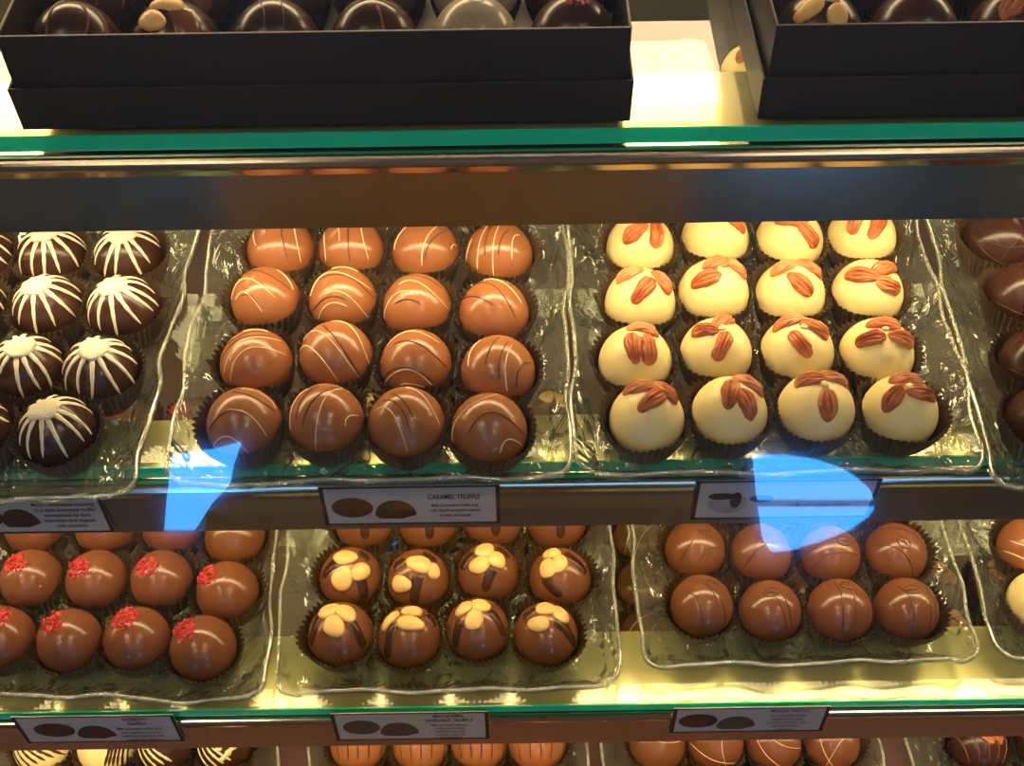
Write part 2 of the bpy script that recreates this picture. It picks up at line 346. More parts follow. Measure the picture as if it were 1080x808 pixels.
def make(kind, p, e, key, seed, sc=1.0):
    r = random.Random(seed)
    if kind == 'coconut':
        o = base_truffle('coconut_truffle', 'dark', p, 0, sc); add_coconut(o, e, seed, (r.uniform(-.14,.08), .60)); return o
    if kind == 'caramel':
        o = base_truffle('caramel_truffle', 'milk', p, 0, sc); pale, dk = CAR.get(key) or (rand_arcs(r,2), rand_arcs(r,2))
        arcs(o, e, 'pale_drizzle', 'line', pale, .00042, .00038); arcs(o, e, 'dark_drizzle', 'dline', dk, .00045, .00038); return o
    if kind == 'pecan':
        o = base_truffle('pecan_truffle', 'ivory', p, 0, sc)
        for k, (a, b_, an) in enumerate(PEC.get(key) or [(-.3,.4,40),(.3,.5,-30),(0,.8,0)]):
            part('pecan_half', pecan_geo(ddir(a,b_,e), an, e, r.uniform(.0160, .0190), .0082, .0046, seed*7+k), ('pecan','pecan2')[k == 2], o)
        part('chocolate_dab', lump_geo(ddir(.05,.62,e), 0, e, .0042, .004, .003, seed), 'ivory', o)
        return o
    if kind == 'macadamia':
        o = base_truffle('macadamia_truffle', 'milk2', p, 0, sc)
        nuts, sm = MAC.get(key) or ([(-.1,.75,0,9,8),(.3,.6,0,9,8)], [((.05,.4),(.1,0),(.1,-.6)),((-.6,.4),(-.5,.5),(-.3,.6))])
        part('dark_smear', join([ribbon(curve_dirs(l, e, 20), .0036, .0028, .0006) for l in sm]), 'dark', o)
        for k, (a, b_, an, L, W) in enumerate(nuts):
            part('nut_slice', lump_geo(ddir(a,b_,e), an, e, L*1.42/1000, W*1.4/1000, .0040, seed*5+k, -.0001, .012), 'nut', o)
        return o
    if kind == 'raspberry':
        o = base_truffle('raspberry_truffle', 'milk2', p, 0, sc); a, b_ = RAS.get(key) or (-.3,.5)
        part('raspberry_crumbs', crumbs_geo(a, b_, e, seed), 'rasp', o, False); return o
    if kind == 'mocha':
        o = base_truffle('mocha_truffle', 'milk2', p, 0, sc); ov, ln = MOC.get(key) or ((0,.5), rand_arcs(r, 3))
        arcs(o, e, 'dark_drizzle', 'dline', ln, .00038, .00034)
        d = ddir(ov[0], ov[1], e); t, s = frame(d, r.uniform(-50, 50), e); loop = [(d + t*(.25*math.cos(q)) + s*(.17*math.sin(q))).normalized() for q in [i*6.2832/20 for i in range(21)]]
        part('coffee_bean_imprint', join([ribbon(loop, .00038, .00038, .0005), ribbon([(d+t*(u*.19)).normalized() for u in [-1+i/4 for i in range(9)]], .0004, .0003, .0006)]), 'dline', o)
        return o
    if kind == 'darkline':
        o = base_truffle('dark_truffle', 'dark', p, 0, sc); arcs(o, e, 'dark_drizzle', 'dline', rand_arcs(r, 3), .00035, .0003); return o
    if kind == 'plain':
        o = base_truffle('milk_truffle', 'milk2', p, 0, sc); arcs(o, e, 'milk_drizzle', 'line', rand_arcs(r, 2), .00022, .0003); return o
    if kind == 'swirl':
        o = base_truffle('striped_truffle', ('ivory','ivory','dark','dark')[key[1] % 4], p, 0, sc)
        c = 'dark' if key[1] % 4 < 2 else 'ivory'; g = []
        for k in range(6 if key[1] % 4 < 2 else 4):
            q = -1.0+.3*k; g.append(ribbon(curve_dirs(((-.95+.25*k, .25-.12*k), (-.75+.2*k, -.35+.05*k), (-.35+.25*k, -.85+.1*k)) if key[1] != 1 else ((.2+.15*k,.9-.1*k),(.45+.1*k,.2),(.2+.12*k,-.7)), e, 18), .0003 if k % 2 else .0009, .0011, .0004, .2))
        if key[1] % 4 == 3: g.append(ribbon(curve_dirs(((-.1,.7),(.2,.2),(-.1,-.2)), e, 18), .0045, .002, .0005, .3)); g.append(ribbon(curve_dirs(((.7,.5),(.5,-.1),(0,-.6)), e, 18), .003, .0015, .0005, .3))
        if key[1] % 4 == 2: g.append(ribbon(curve_dirs(((-.6,.6),(-.75,.15),(-.45,-.1)), e, 18), .0038, .0015, .0005, .3))
        part('chocolate_swirl', join(g), c, o); return o
    if kind == 'hazel':
        o = base_truffle('hazelnut_truffle', 'milk', p, 0, sc)
        arcs(o, e, 'dark_drizzle', 'dline', [((-.85+.42*k, .35),(-.7+.4*k, 0),(-.6+.35*k, -.55)) for k in range(5)], .0006, .0004)
        for k in range(3): part('nut_piece', lump_geo(ddir(r.uniform(-.35,.35), .35+.2*k, e), r.uniform(0,90), e, .009, .0055, .0035, seed+k), 'nut', o)
        return o
    if kind == 'darkpecan':
        o = base_truffle('dark_pecan_truffle', 'dark', p, 0, sc)
        arcs(o, e, 'pale_drizzle', 'mline', [((-.9+.4*k, .3),(-.75+.4*k, 0),(-.55+.3*k, -.6)) for k in range(5)], .0005, .0004)
        for k, (a, b_, an) in enumerate([(-.05,.30,-35),(.4,.35,-60),(.05,.75,10)]):
            part('pecan_half', pecan_geo(ddir(a,b_,e), an, e, .0145, .0062, .0036, seed+k), 'pecan', o)
        return o
    if kind == 'pinkish':
        o = base_truffle('pale_truffle', 'milk', p, 0, sc); arcs(o, e, 'pale_drizzle', 'line', rand_arcs(r, 3), .0006, .0003); return o
    if kind == 'white':
        o = base_truffle('white_truffle', 'ivory', p, 0, sc); arcs(o, e, 'pale_drizzle', 'line', rand_arcs(r, 2), .0004, .0003); return o
    raise ValueError(kind)

def cup_geo(p, neigh, seed, R=.0246, H=.0212, rad_b=.0152, nple=42):
    r = random.Random(seed); V, Fs = [], []; n = nple*4; ph = r.uniform(0,6)
    lev = [(0, rad_b, 0, .0003), (.0, rad_b+.0012, .0006, .0006), (.35, None, 0, 0), (.7, None, 0, 0), (1, None, 0, 0)]
    rings = 6
    for i in range(rings):
        t = i/(rings-1)
        for j in range(n):
            th = 2*math.pi*j/n
            lim = R*(1+.035*math.sin(3*th+ph)+.02*math.sin(5*th+2*ph))
            for (dx, dy) in neigh:
                dd = math.hypot(dx, dy); c = (dx*math.cos(th)+dy*math.sin(th))/dd
                if c > .05: lim = min(lim, (dd/2-.0006)/c, .0236)
            amp = .00012+.00112*t
            lim = max(lim - amp, .0172)
            rr = rad_b + (lim-rad_b)*(t**.85)
            rr += amp*(1 if (j % 4) in (0,) else -1 if (j % 4) == 2 else 0)
            z = .0004+H*t*(1+.05*math.sin(2*th+ph)-.10*max(0,(.0225-lim)/.004)) + (.0008*(1 if j%4==0 else -1 if j%4==2 else 0) if i == rings-1 else 0)
            V.append((rr*math.cos(th), rr*math.sin(th), z))
    for i in range(rings-1):
        for j in range(n): a = i*n+j; b2 = i*n+(j+1)%n; Fs.append((a, b2, b2+n, a+n))
    Fs.append(tuple(range(n))[::-1])
    return V, Fs

ROWW = ['front row', 'second row', 'third row', 'fourth row', 'fifth row', 'sixth row', 'seventh row', 'eighth row']
def colw(c, n):
    if n == 1: return ''
    if c == 0: return 'leftmost'
    if c == n-1: return 'rightmost'
    if c == 1: return 'second from left'
    if c == n-2: return 'second from right'
    return 'middle'
seedc = [100]
def place_tray(kind, rows, drop, e, words, where, group, cupw, colnames=None, extra_rows=0, base_h=3.2):
    """rows: list (front first) of pixel centres; every truffle stands in its own cup on the tray base at 'drop'"""
    pts = []
    for ri, row in enumerate(rows):
        for ci, (px, py) in enumerate(row):
            q = on_drop(px, py, drop - base_h - HZ*1000); pts.append([q.x, q.y, ri, ci, len(row)])
    n0 = len(rows)
    last = [q for q in pts if q[2] == n0-1]; prev = [q for q in pts if q[2] == n0-2] if n0 > 1 else []
    for k in range(extra_rows):
        for q in last: pts.append([q[0]+rnd.uniform(-.001,.001), q[1]+.0395*(k+1), n0+k, q[3], q[4]])
    for it in range(60):
        for i in range(len(pts)):
            for j in range(i+1, len(pts)):
                dx, dy = pts[j][0]-pts[i][0], pts[j][1]-pts[i][1]; d = math.hypot(dx, dy)
                if d < .0378:
                    k = (.0378-d)/2/d*.6; pts[i][0] -= dx*k; pts[i][1] -= dy*k; pts[j][0] += dx*k; pts[j][1] += dy*k
    z = zz(drop - base_h)
    for (x, y, ri, ci, n) in pts:
        seedc[0] += 1; s = seedc[0]
        o = make(kind if not isinstance(kind, dict) else kind[(ri,ci)], Vector((x, y, z+.0008)), e, (ri, ci), s, rnd.uniform(.975, 1.015))
        rw = ROWW[ri] if not colnames or len(rows) > 1 or extra_rows else ROWW[ri]
        cw = colnames[ci] if colnames else colw(ci, n)
        pos = f"{rw}, {cw}" if cw else rw
        wd = words if not isinstance(words, dict) else words[(ri,ci)]
        tag(o, f"{wd}, {pos}, {where}", 'truffle', group)
        near = [(a[0]-x, a[1]-y) for a in pts if a[0] != x and math.hypot(a[0]-x, a[1]-y) < .075]
        V, Fs = cup_geo((x,y), near, s)
        c = mk('paper_cup', V, Fs, M['cup'], None, False); c.location = (x, y, z)
        tag(c, f"pleated paper cup of {cupw} truffle, {pos}, {where}", 'paper cup', 'paper cups of the ' + group.split(' in ')[0].split(' on ')[0]+' in the '+where)
    return pts

# ------------------------------------------------------------------ trays
def tray(corners, drop, label, group='pressed glass trays on the shelves', rimh=15, ext=.45, seed=0, wav=1.0):
    FL, FR, BL, BR = [on_drop(px, py, drop-rimh) for px, py in corners]
    BL = FL + (BL-FL)*(1+ext); BR = FR + (BR-FR)*(1+ext)
    cen = (FL+FR+BL+BR)/4; root = empty('glass_tray', (cen.x, cen.y, zz(drop)))
    r = random.Random(seed); W = (FR-FL).length; D = (BL-FL).length
    # rounded-rectangle loop in metres
    rc = .012; loop = []
    def arc(cx, cy, a0): return [(cx+rc*math.cos(a0+i*math.pi/2/7), cy+rc*math.sin(a0+i*math.pi/2/7)) for i in range(8)]
    corner = [arc(W-rc, rc, -math.pi/2), arc(W-rc, D-rc, 0), arc(rc, D-rc, math.pi/2), arc(rc, rc, math.pi)]
    for k in range(4):
        a = corner[k]; loop += a; b_ = corner[(k+1) % 4][0]; s = a[-1]; n = 34
        for i in range(1, n): loop.append((s[0]+(b_[0]-s[0])*i/n, s[1]+(b_[1]-s[1])*i/n))
    N = len(loop); P = [r.uniform(0, 6.28) for _ in range(4)]
    def w2(u, v, z):
        s, t = u/W, v/D; q = FL*(1-s)*(1-t)+FR*s*(1-t)+BL*(1-s)*t+BR*s*t
        return (q.x-cen.x, q.y-cen.y, z)
    def ring(inset, z, wave):
        out = []; L = 0
        for i, (u, v) in enumerate(loop):
            du = min(1, max(0, inset/(W/2))); dv = min(1, inset/(D/2))
            uu, vv = u+(W/2-u)*du, v+(D/2-v)*dv
            if i: L += math.hypot(u-loop[i-1][0], v-loop[i-1][1])
            wv = wave*(math.sin(L*95+P[0])+.6*math.sin(L*53+P[1])+.35*math.sin(L*190+P[2]))
            nx, ny = (u-W/2)/(W/2), (v-D/2)/(D/2)
            ax = 1 if abs(nx) > .93 else 0; ay = 1 if abs(ny) > .93 else 0
            uu += (wv*.0011*wav*math.copysign(1, nx))*ax; vv += (wv*.0014*wav*math.copysign(1, ny))*ay
            out.append(w2(uu, vv, z+wv*.0007*wav))
        return out
    rings = [ring(.030, .0012, 0), ring(.019, .0012, .0), ring(.013, .0025, .2), ring(.008, .0062, .5), ring(.004, .0112, .8), ring(.001, .0138, 1), ring(0, .015, 1)]
    V = [q for rg in rings for q in rg]; Fs = []
    for k in range(len(rings)-1):
        for i in range(N): a = k*N+i; b_ = k*N+(i+1) % N; Fs.append((a, b_, b_+N, a+N))
    Fs.append(tuple(range(N)))
    o = mk('dish', V, Fs, M['tray'], root); md = o.modifiers.new('thick', 'SOLIDIFY'); md.thickness = .0018; md.offset = 1
    top = rings[-1]; V, Fs = [], []
    for i in range(N):
        p = Vector(top[i]); a = Vector(top[i-1]); b_ = Vector(top[(i+1) % N]); t = (b_-a).normalized(); sd = t.cross(Vector((0,0,1))).normalized(); up = sd.cross(t)
        for k in range(8):
            q = k*math.pi/4; V.append(p + sd*(.0010*math.cos(q)) + up*(.0009*math.sin(q)+.0003))
    for i in range(N):
        for k in range(8): Fs.append((i*8+k, i*8+(k+1) % 8, ((i+1) % N)*8+(k+1) % 8, ((i+1) % N)*8+k))
    mk('rim', V, Fs, M['rim'], root)
    tag(root, label, 'tray', group); return root

S1, S2, S3, S4 = 345, 485, 640, 780
tray([(-300,546),(136,522),(-195,246),(208,243)], S2, 'clear glass tray under the white-striped dark truffles, at the far left of the shelf', seed=1, wav=1.6)
tray([(170,512),(600,502),(226,242),(596,237)], S2, 'clear glass tray with wavy rim under the drizzled caramel truffles', seed=2)
tray([(607,501),(1044,495),(601,237),(966,232)], S2, 'clear glass tray with wavy rim under the white pecan truffles', seed=3)
tray([(1051,513),(1480,505),(978,234),(1350,226)], S2, 'clear glass tray at the right edge beside the pecan truffle tray, under dark truffles', seed=4)
tray([(-150,729),(278,740),(-95,556),(291,556)], S3, 'clear glass tray under the raspberry-topped truffles', seed=5, ext=.7, wav=1.2)
tray([(290,731),(654,725),(303,560),(644,553)], S3, 'clear glass tray under the nut-topped macadamia truffles', seed=6, ext=.7, wav=.8)
tray([(680,703),(1035,695),(664,551),(994,546)], S3, 'clear glass tray under the brown truffles with bean marks', seed=7, ext=.7)
tray([(1053,695),(1390,690),(1013,549),(1310,544)], S3, 'clear glass tray on the right edge of the third shelf', seed=8, ext=.7)
tray([(-22,860),(298,860),(-10,700),(285,700)], S4, 'clear glass tray on the bottom deck under the striped white and dark truffles', seed=9, ext=.5)
tray([(322,860),(628,860),(335,700),(606,700)], S4, 'clear glass tray on the bottom deck under the hazelnut truffles', seed=10, ext=.5)
tray([(640,860),(945,860),(628,700),(905,700)], S4, 'clear glass tray on the bottom deck under the plain milk truffles', seed=11, ext=.9)
tray([(972,860),(1290,860),(942,700),(1225,700)], S4, 'clear glass tray on the bottom deck under the dark pecan truffles', seed=12, ext=.5)

# ------------------------------------------------------------------ truffles on shelf 2
E2, E3, E4 = 52, 59, 64
place_tray('coconut', [[(-27,458),(62,457)], [(-48,391),(30,391),(106,394)], [(-31,326),(52,326),(131,328)], [(-19,275),(56,272),(136,272)]], S2, E2,
  'dark chocolate truffle with white icing stripes', 'far left tray', 'coconut truffles in the far left tray', 'a white-striped')
place_tray('caramel', [[(258,448),(344,445),(429,449),(516,453)], [(271,385),(355,378),(439,385),(525,395)], [(281,318),(362,318),(440,325),(521,331)], [(297,266),(371,265),(449,267),(526,270)]], S2, E2,
  'milk chocolate truffle with fine drizzle', 'caramel tray', 'caramel truffles in the wavy glass tray', 'a drizzled', extra_rows=1)
place_tray('pecan', [[(682,442),(769,437),(860,434),(948,434)], [(670,383),(755,373),(840,373),(924,376)], [(675,320),(752,311),(833,312),(914,311)], [(675,262),(754,253),(832,255),(908,252)]], S2, E2,
  'white chocolate truffle topped with pecans', 'pecan tray', 'pecan truffles in the wavy glass tray', 'a white pecan', extra_rows=4)
place_tray('darkline', [[(1102,446)], [(1092,384)], [(1077,314)], [(1051,256)]], S2, E2,
  'plain dark chocolate truffle', 'right edge tray', 'dark truffles in the right edge tray', 'a plain dark')
# shelf 3
place_tray('raspberry', [[(3,674),(74,676),(145,675),(215,684)], [(34,611),(103,612),(171,612),(240,625)], [(38,557),(112,557),(182,557),(248,567)]], S3, E3,
  'milk chocolate truffle topped with red raspberry crumbs', 'raspberry tray', 'raspberry truffles on the third shelf', 'a raspberry', extra_rows=2)
place_tray('macadamia', [[(360,668),(432,671),(504,663),(576,667)], [(370,611),(441,613),(515,605),(590,612)], [(385,552),(452,552),(520,550),(587,551)]], S3, E3,
  'milk chocolate truffle topped with pale nuts', 'macadamia tray', 'macadamia truffles on the third shelf', 'a nut-topped', extra_rows=2)
place_tray('mocha', [[(740,639),(812,645),(885,644),(955,643)], [(733,581),(802,585),(875,587),(944,585)]], S3, E3,
  'brown truffle with dark lines and bean mark', 'bean-mark tray', 'bean-marked truffles on the third shelf', 'a bean-marked', extra_rows=2)
place_tray({(0,0):'white',(1,0):'pinkish'}, [[(1097,636)], [(1085,578)]], S3, E3,
  {(0,0):'ivory white truffle', (1,0):'pale pinkish brown truffle'}, 'right edge tray of third shelf', 'truffles in the right edge tray of the third shelf', 'a pale')
# bottom deck
place_tray('swirl', [[(46,842),(113,843),(178,843),(240,843)], [(46,787),(113,788),(177,788),(237,786)]], S4, E4,
  'truffle striped in white and dark chocolate', 'bottom left tray', 'striped truffles on the bottom deck', 'a striped')
place_tray('hazel', [[(374,843),(434,843),(490,838),(570,842)], [(378,786),(443,787),(505,787),(566,785)]], S4, E4,
  'truffle with nut pieces and dark lines', 'bottom middle tray', 'hazelnut truffles on the bottom deck', 'the hazelnut')
place_tray('plain', [[(694,844),(756,840),(820,842),(884,842)], [(695,784),(754,785),(815,785),(876,784)]], S4, E4,
  'plain milk chocolate truffle with faint lines', 'bottom right tray', 'plain milk truffles on the bottom deck', 'a plain milk', extra_rows=5)
place_tray('darkpecan', [[(1030,786),(1098,784)]], S4, E4,
  'dark truffle topped with pecan pieces', 'bottom right corner tray', 'dark pecan truffles on the bottom deck', 'a dark pecan', extra_rows=3)

# ------------------------------------------------------------------ the display case
case = empty('display_case', (0, .6, 0))
def cbox(name, x0, x1, y0, y1, z0, z1, m): return box(name, x0, x1, y0-.6, y1-.6, z0, z1, M[m], case)
XW = .78
cbox('base_cabinet', -XW, XW, .20, .98, .0, zz(S4)-.012, 'case')
cbox('deck', -XW, XW, .20, .98, zz(S4)-.012, zz(S4)-.0006, 'deck')
cbox('back_panel', -XW, XW, .98, 1.0, .0, zz(60), 'back')
cbox('side_panel', -XW-.02, -XW, .20, 1.0, .0, zz(60), 'back')
cbox('side_panel', XW, XW+.02, .20, 1.0, .0, zz(60), 'back')
tag(case, 'tall chocolate shop display case with shelves, behind slanted front glass', 'display case')

def shelf(drop, yf, yb, label, th):
    g = empty('glass_shelf', (0, yf/1000, zz(drop)))
    y0, y1 = yf/1000, yb/1000
    # slab: top and bottom clear, front edge deep green
    v, f = boxv(-XW+.001, XW-.001, 0.0004, y1-y0, -th/1000-.0002, -.0002)
    mk('glass_slab', v, f, M['shelf'], g, False)
    v, f = boxv(-XW+.001, XW-.001, -.0006, .0004, -th/1000, -.0003)
    o = mk('polished_edge', v, f, M['gedge'], g, False); o['label'] = 'deep green front edge of the glass'
    tag(g, label, 'shelf', 'glass shelves of the case')
def rail(drop_top, yf, back, drop_bot, label, nose=4.0, lean=0):
    """steel front rail: rounded nose on top, flat upright face, flange running back under the glass"""
    root = empty('shelf_rail', (0, yf/1000, zz(drop_top)))
    prof = [(back, drop_top+.2), (nose*1.2, drop_top+.2)]
    cy, cz = nose*.1, drop_top + nose
    for i in range(9):
        a = math.radians(80 + 110*i/8); prof.append((cy+nose*math.cos(a), cz - nose*math.sin(a)))
    prof += [(-nose*.75, cz+nose*.9), (-1.0*nose*.75-lean, drop_bot), (-nose*.75+1.5-lean, drop_bot), (-nose*.75+1.5, cz+nose), (3, drop_top+2.0), (back, drop_top+2.0)]
    v, f = [], []; n = len(prof)
    for x in (-XW+.001, XW-.001):
        for (y, d) in prof: v.append((x, y/1000, zz(d)-zz(drop_top)))
    for i in range(n): j = (i+1) % n; f.append((i, i+n, j+n, j))
    f.append(tuple(range(n))); f.append(tuple(range(2*n-1, n-1, -1)))
    o = mk('front_strip', v, f, M['steel'], root, False)
    v, f = boxv(-XW+.001, XW-.001, .006, back/1000, zz(drop_top-.05)-zz(drop_top)-.0001, -.00005+.00002)
    o = mk('flange', v, f, M['flange'], root, False); o['label'] = 'pale gold metal flange under the glass'
    tag(root, label, 'rail', 'metal rails at the shelf fronts')
def lamp(y, drop, label, m='lamp', x0=-.74, x1=.74, w=.012, group='strip lights under the shelf rails'):
    root = empty('strip_light', (0, y/1000, zz(drop)))
    box('housing', x0, x1, -w/2-.002, w/2+.002, 0, .004, M['white_pl'], root)
    v, f = [], []; n = 10
    for x in (x0+.005, x1-.005):
        for i in range(n+1):
            a = math.pi*i/n; v.append((x, math.cos(a)*w/2, -math.sin(a)*w*.35-.0002))
    for i in range(n): f.append((i, i+1, i+n+2, i+n+1))
    f.append(tuple(range(n+1))[::-1]); f.append(tuple(range(n+1, 2*n+2)))
    mk('diffuser', v, f, M[m], root); tag(root, label, 'lamp', group)
shelf(S1, 452, 940, 'topmost glass shelf with green edge, carrying the dark boxes', 8.5)
shelf(S2, 370, 940, 'glass shelf carrying the caramel and pecan truffle trays', 8)
shelf(S3, 317, 940, 'glass shelf carrying the raspberry, macadamia and bean-mark truffle trays', 7)
rail(S1+9.5, 449, 58, 391.5, 'broad bronze steel rail under the top glass shelf', 5, 6)
rail(S2+8.8, 366, 41, 531, 'steel rail holding the caramel truffle card', 4)
rail(S3+7.8, 315, 52, 680, 'steel rail holding the macadamia truffle card', 3)
lamp(453, 388.5, 'strip light behind the broad top rail')
lamp(388, 513, 'strip light behind the middle rail', 'lampb')
lamp(324, 668, 'strip light behind the lowest rail', 'lampc')
# light above the top shelf
lamp(778, 150, 'wide strip light high over the top shelf, left one', 'lamp2', -.70, .157, .085, 'wide lights above the top shelf')
lamp(778, 150, 'wide strip light high over the top shelf, right one', 'lamp2', .30, .74, .085, 'wide lights above the top shelf')

# slanted front glass
TL = .448
def pane_y(d): return .375-(d/1000-.350)*TL
pt = math.atan(TL); nrm = Vector((0, -math.cos(pt), math.sin(pt)))
v = []
for off in (0, .004):
    for (x, d) in ((-XW, 90), (XW, 90), (XW, 800), (-XW, 800)):
        v.append(Vector((x, pane_y(d), zz(d))) - nrm*off)
fr = mk('front_glass', [q-Vector((0,.6,0)) for q in v], [(0,1,2,3),(7,6,5,4),(0,4,5,1),(1,5,6,2),(2,6,7,3),(3,7,4,0)], M['pane'], case, False)
fr['label'] = 'clear slanted front glass reflecting a bright blue window'

# ------------------------------------------------------------------ cards on the rails
def text(s, size, cx, z, y, root, name='lettering', sx=1.0, m='ink'):
    cu = bpy.data.curves.new(name, 'FONT'); cu.body = s; cu.size = size; cu.align_x = 'CENTER'; cu.align_y = 'CENTER'; cu.offset = size*.008
    cu.materials.append(M[m]); t_ = bpy.data.objects.new('t', cu); C.objects.link(t_)
    bpy.context.view_layer.update(); me = bpy.data.meshes.new_from_object(t_.evaluated_get(bpy.context.evaluated_depsgraph_get()))
    bpy.data.objects.remove(t_); bpy.data.curves.remove(cu)
    o = bpy.data.objects.new(name, me); C.objects.link(o); o.parent = root
    o.location = (cx, y, z); o.rotation_euler = (math.pi/2, 0, 0); o.scale = (sx, 1, 1); return o
def ell(root, cx, cz, rx, rz, y, m, name='printed_truffle', lo=0.0, hi=2*math.pi):
    v = []; n = 36
    for i in range(n):
        a = lo+(hi-lo)*i/(n-1 if hi-lo < 6.2 else n); v.append((cx+rx*math.cos(a), y, cz+rz*math.sin(a)))
    return mk(name, v, [tuple(range(n))], M[m], root, False)
def card(tl, tr, drop_mid_h, yf, label, title, lines, pics, m='card', tx=.70, hgt=.033, ts=.0052, ls=.0038, titley=None, tsx=.5, lsx=.56):
    a = on_Y(tl[0], tl[1], yf); b_ = on_Y(tr[0], tr[1], yf); w = b_.x-a.x; zt = (a.z+b_.z)/2
    root = empty('label_card', (a.x, yf/1000, zt-hgt))
    box('card', 0, w, 0, .0006, 0, hgt, M[m], root)
    g = []; bw = .0021; y0, y1 = -.0002, .0
    for q in ((0,bw,0,hgt),(w-bw,w,0,hgt),(0,w,0,.0012),(0,w,hgt-.0012,hgt)): g.append(boxv(q[0], q[1], y0, y1, q[2], q[3]))
    part('border', join(g), 'ink', root, False)
    for (kind, cx, cz, rx, rz) in pics:
        if kind == 'whole': ell(root, cx*w, cz*hgt, rx, rz, -.0003, 'print')
        if kind == 'wholed': ell(root, cx*w, cz*hgt, rx, rz, -.0003, 'print2')
        if kind == 'pale': ell(root, cx*w, cz*hgt, rx, rz, -.0003, 'printw')
        if kind in ('half', 'halfd'):
            v = [(cx*w+rx*math.cos(t), -.0003, cz*hgt-rz*.6+rz*1.5*math.sin(t)) for t in [math.pi*i/20 for i in range(21)]]
            v += [(cx*w-rx*.8, -.0003, cz*hgt-rz*.95), (cx*w+rx*.3, -.0003, cz*hgt-rz*1.0)]
            mk('printed_half_truffle', v, [tuple(range(len(v)))], M['print' if kind == 'half' else 'print2'], root, False)
        if kind == 'swoosh':
            o = ell(root, cx*w, cz*hgt, rx, rz, -.0005, 'print', 'printed_garnish')
    z = (titley if titley else hgt*.76)
    for t in title: text(t, ts, tx*w, z, -.0004, root, 'title_lettering', tsx); z -= ts*1.05
    z -= ls*.15
    for t in lines: text(t, ls, tx*w, z, -.0004, root, 'lettering', lsx); z -= ls*1.12
    tag(root, label, 'label card', 'printed truffle cards on the rails')
yr2, yr3 = 366-4*.75-1.2, 315-3*.75-1.2
card((-88,524),(104,521), 0, yr2, 'printed card describing the coconut truffle, cut by the left edge', [], ['Moist, sweetened coconut','in a dark chocolate truffle','surrounded by dark','chocolate and topped','with coconut.'], [('whole',.30,.45,.010,.0085),('half',.5,.42,.0095,.0085)], tx=.775, ls=.0041, titley=.0255, lsx=.72)
card((335,514),(527,512), 0, yr2, 'printed card reading CARAMEL TRUFFLE on the rail below the caramel tray', ['CARAMEL TRUFFLE'], ['Milk chocolate truffle and','soft, liquid caramel covered','in milk chocolate'], [('whole',.17,.47,.0105,.0085),('half',.41,.42,.0105,.0085)], tx=.745, hgt=.0325, ts=.0062, tsx=.5, lsx=.6, titley=.0235)
card((735,508),(931,505), 0, yr2, 'printed card with a pale truffle picture, partly behind the blue reflection', [], ['truffle with a twist of lemon.'], [('pale',.19,.43,.010,.0085),('swoosh',.15,.62,.0068,.0028),('swoosh',.23,.52,.0028,.0068),('swoosh',.37,.55,.006,.003)], tx=.70, hgt=.0325, titley=.0124, ls=.0046, lsx=.6)
card((11,757),(182,754), 0, yr3, 'printed card reading RASPBERRY TRUFFLE on the lowest rail, left', ['RASPBERRY','TRUFFLE'], ['Milk chocolate truffle with','dark raspberry juice in a','milk chocolate shell with','touches of raspberry'], [('whole',.22,.5,.0115,.0085),('half',.47,.42,.0110,.0085)], tx=.755, hgt=.0325, ts=.0052, ls=.0040, titley=.0283, tsx=.55, lsx=.6)
card((348,753),(515,751), 0, yr3, 'printed card reading MACADAMIA HAZELNUT TRUFFLE on the lowest rail', ['MACADAMIA','HAZELNUT TRUFFLE'], ['Milk chocolate hazelnut','truffle, layered with','macadamia nuts and','covered in milk and','dark chocolate'], [('wholed',.18,.5,.0105,.0088),('halfd',.42,.42,.0110,.0088)], m='cardgrain', tx=.745, hgt=.0335, ts=.0050, ls=.0036, titley=.0295, tsx=.58, lsx=.58)
card((711,748),(877,745), 0, yr3, 'printed card reading MOCHA TRUFFLE on the lowest rail, right', ['MOCHA TRUFFLE'], ['Dark chocolate truffle','blended with coffee','covered in milk chocolate','and topped with a','coffee bean'], [('whole',.17,.5,.0110,.0085),('halfd',.42,.42,.0110,.0085)], tx=.745, hgt=.030, ts=.0050, ls=.0038, titley=.0262, tsx=.55, lsx=.58)

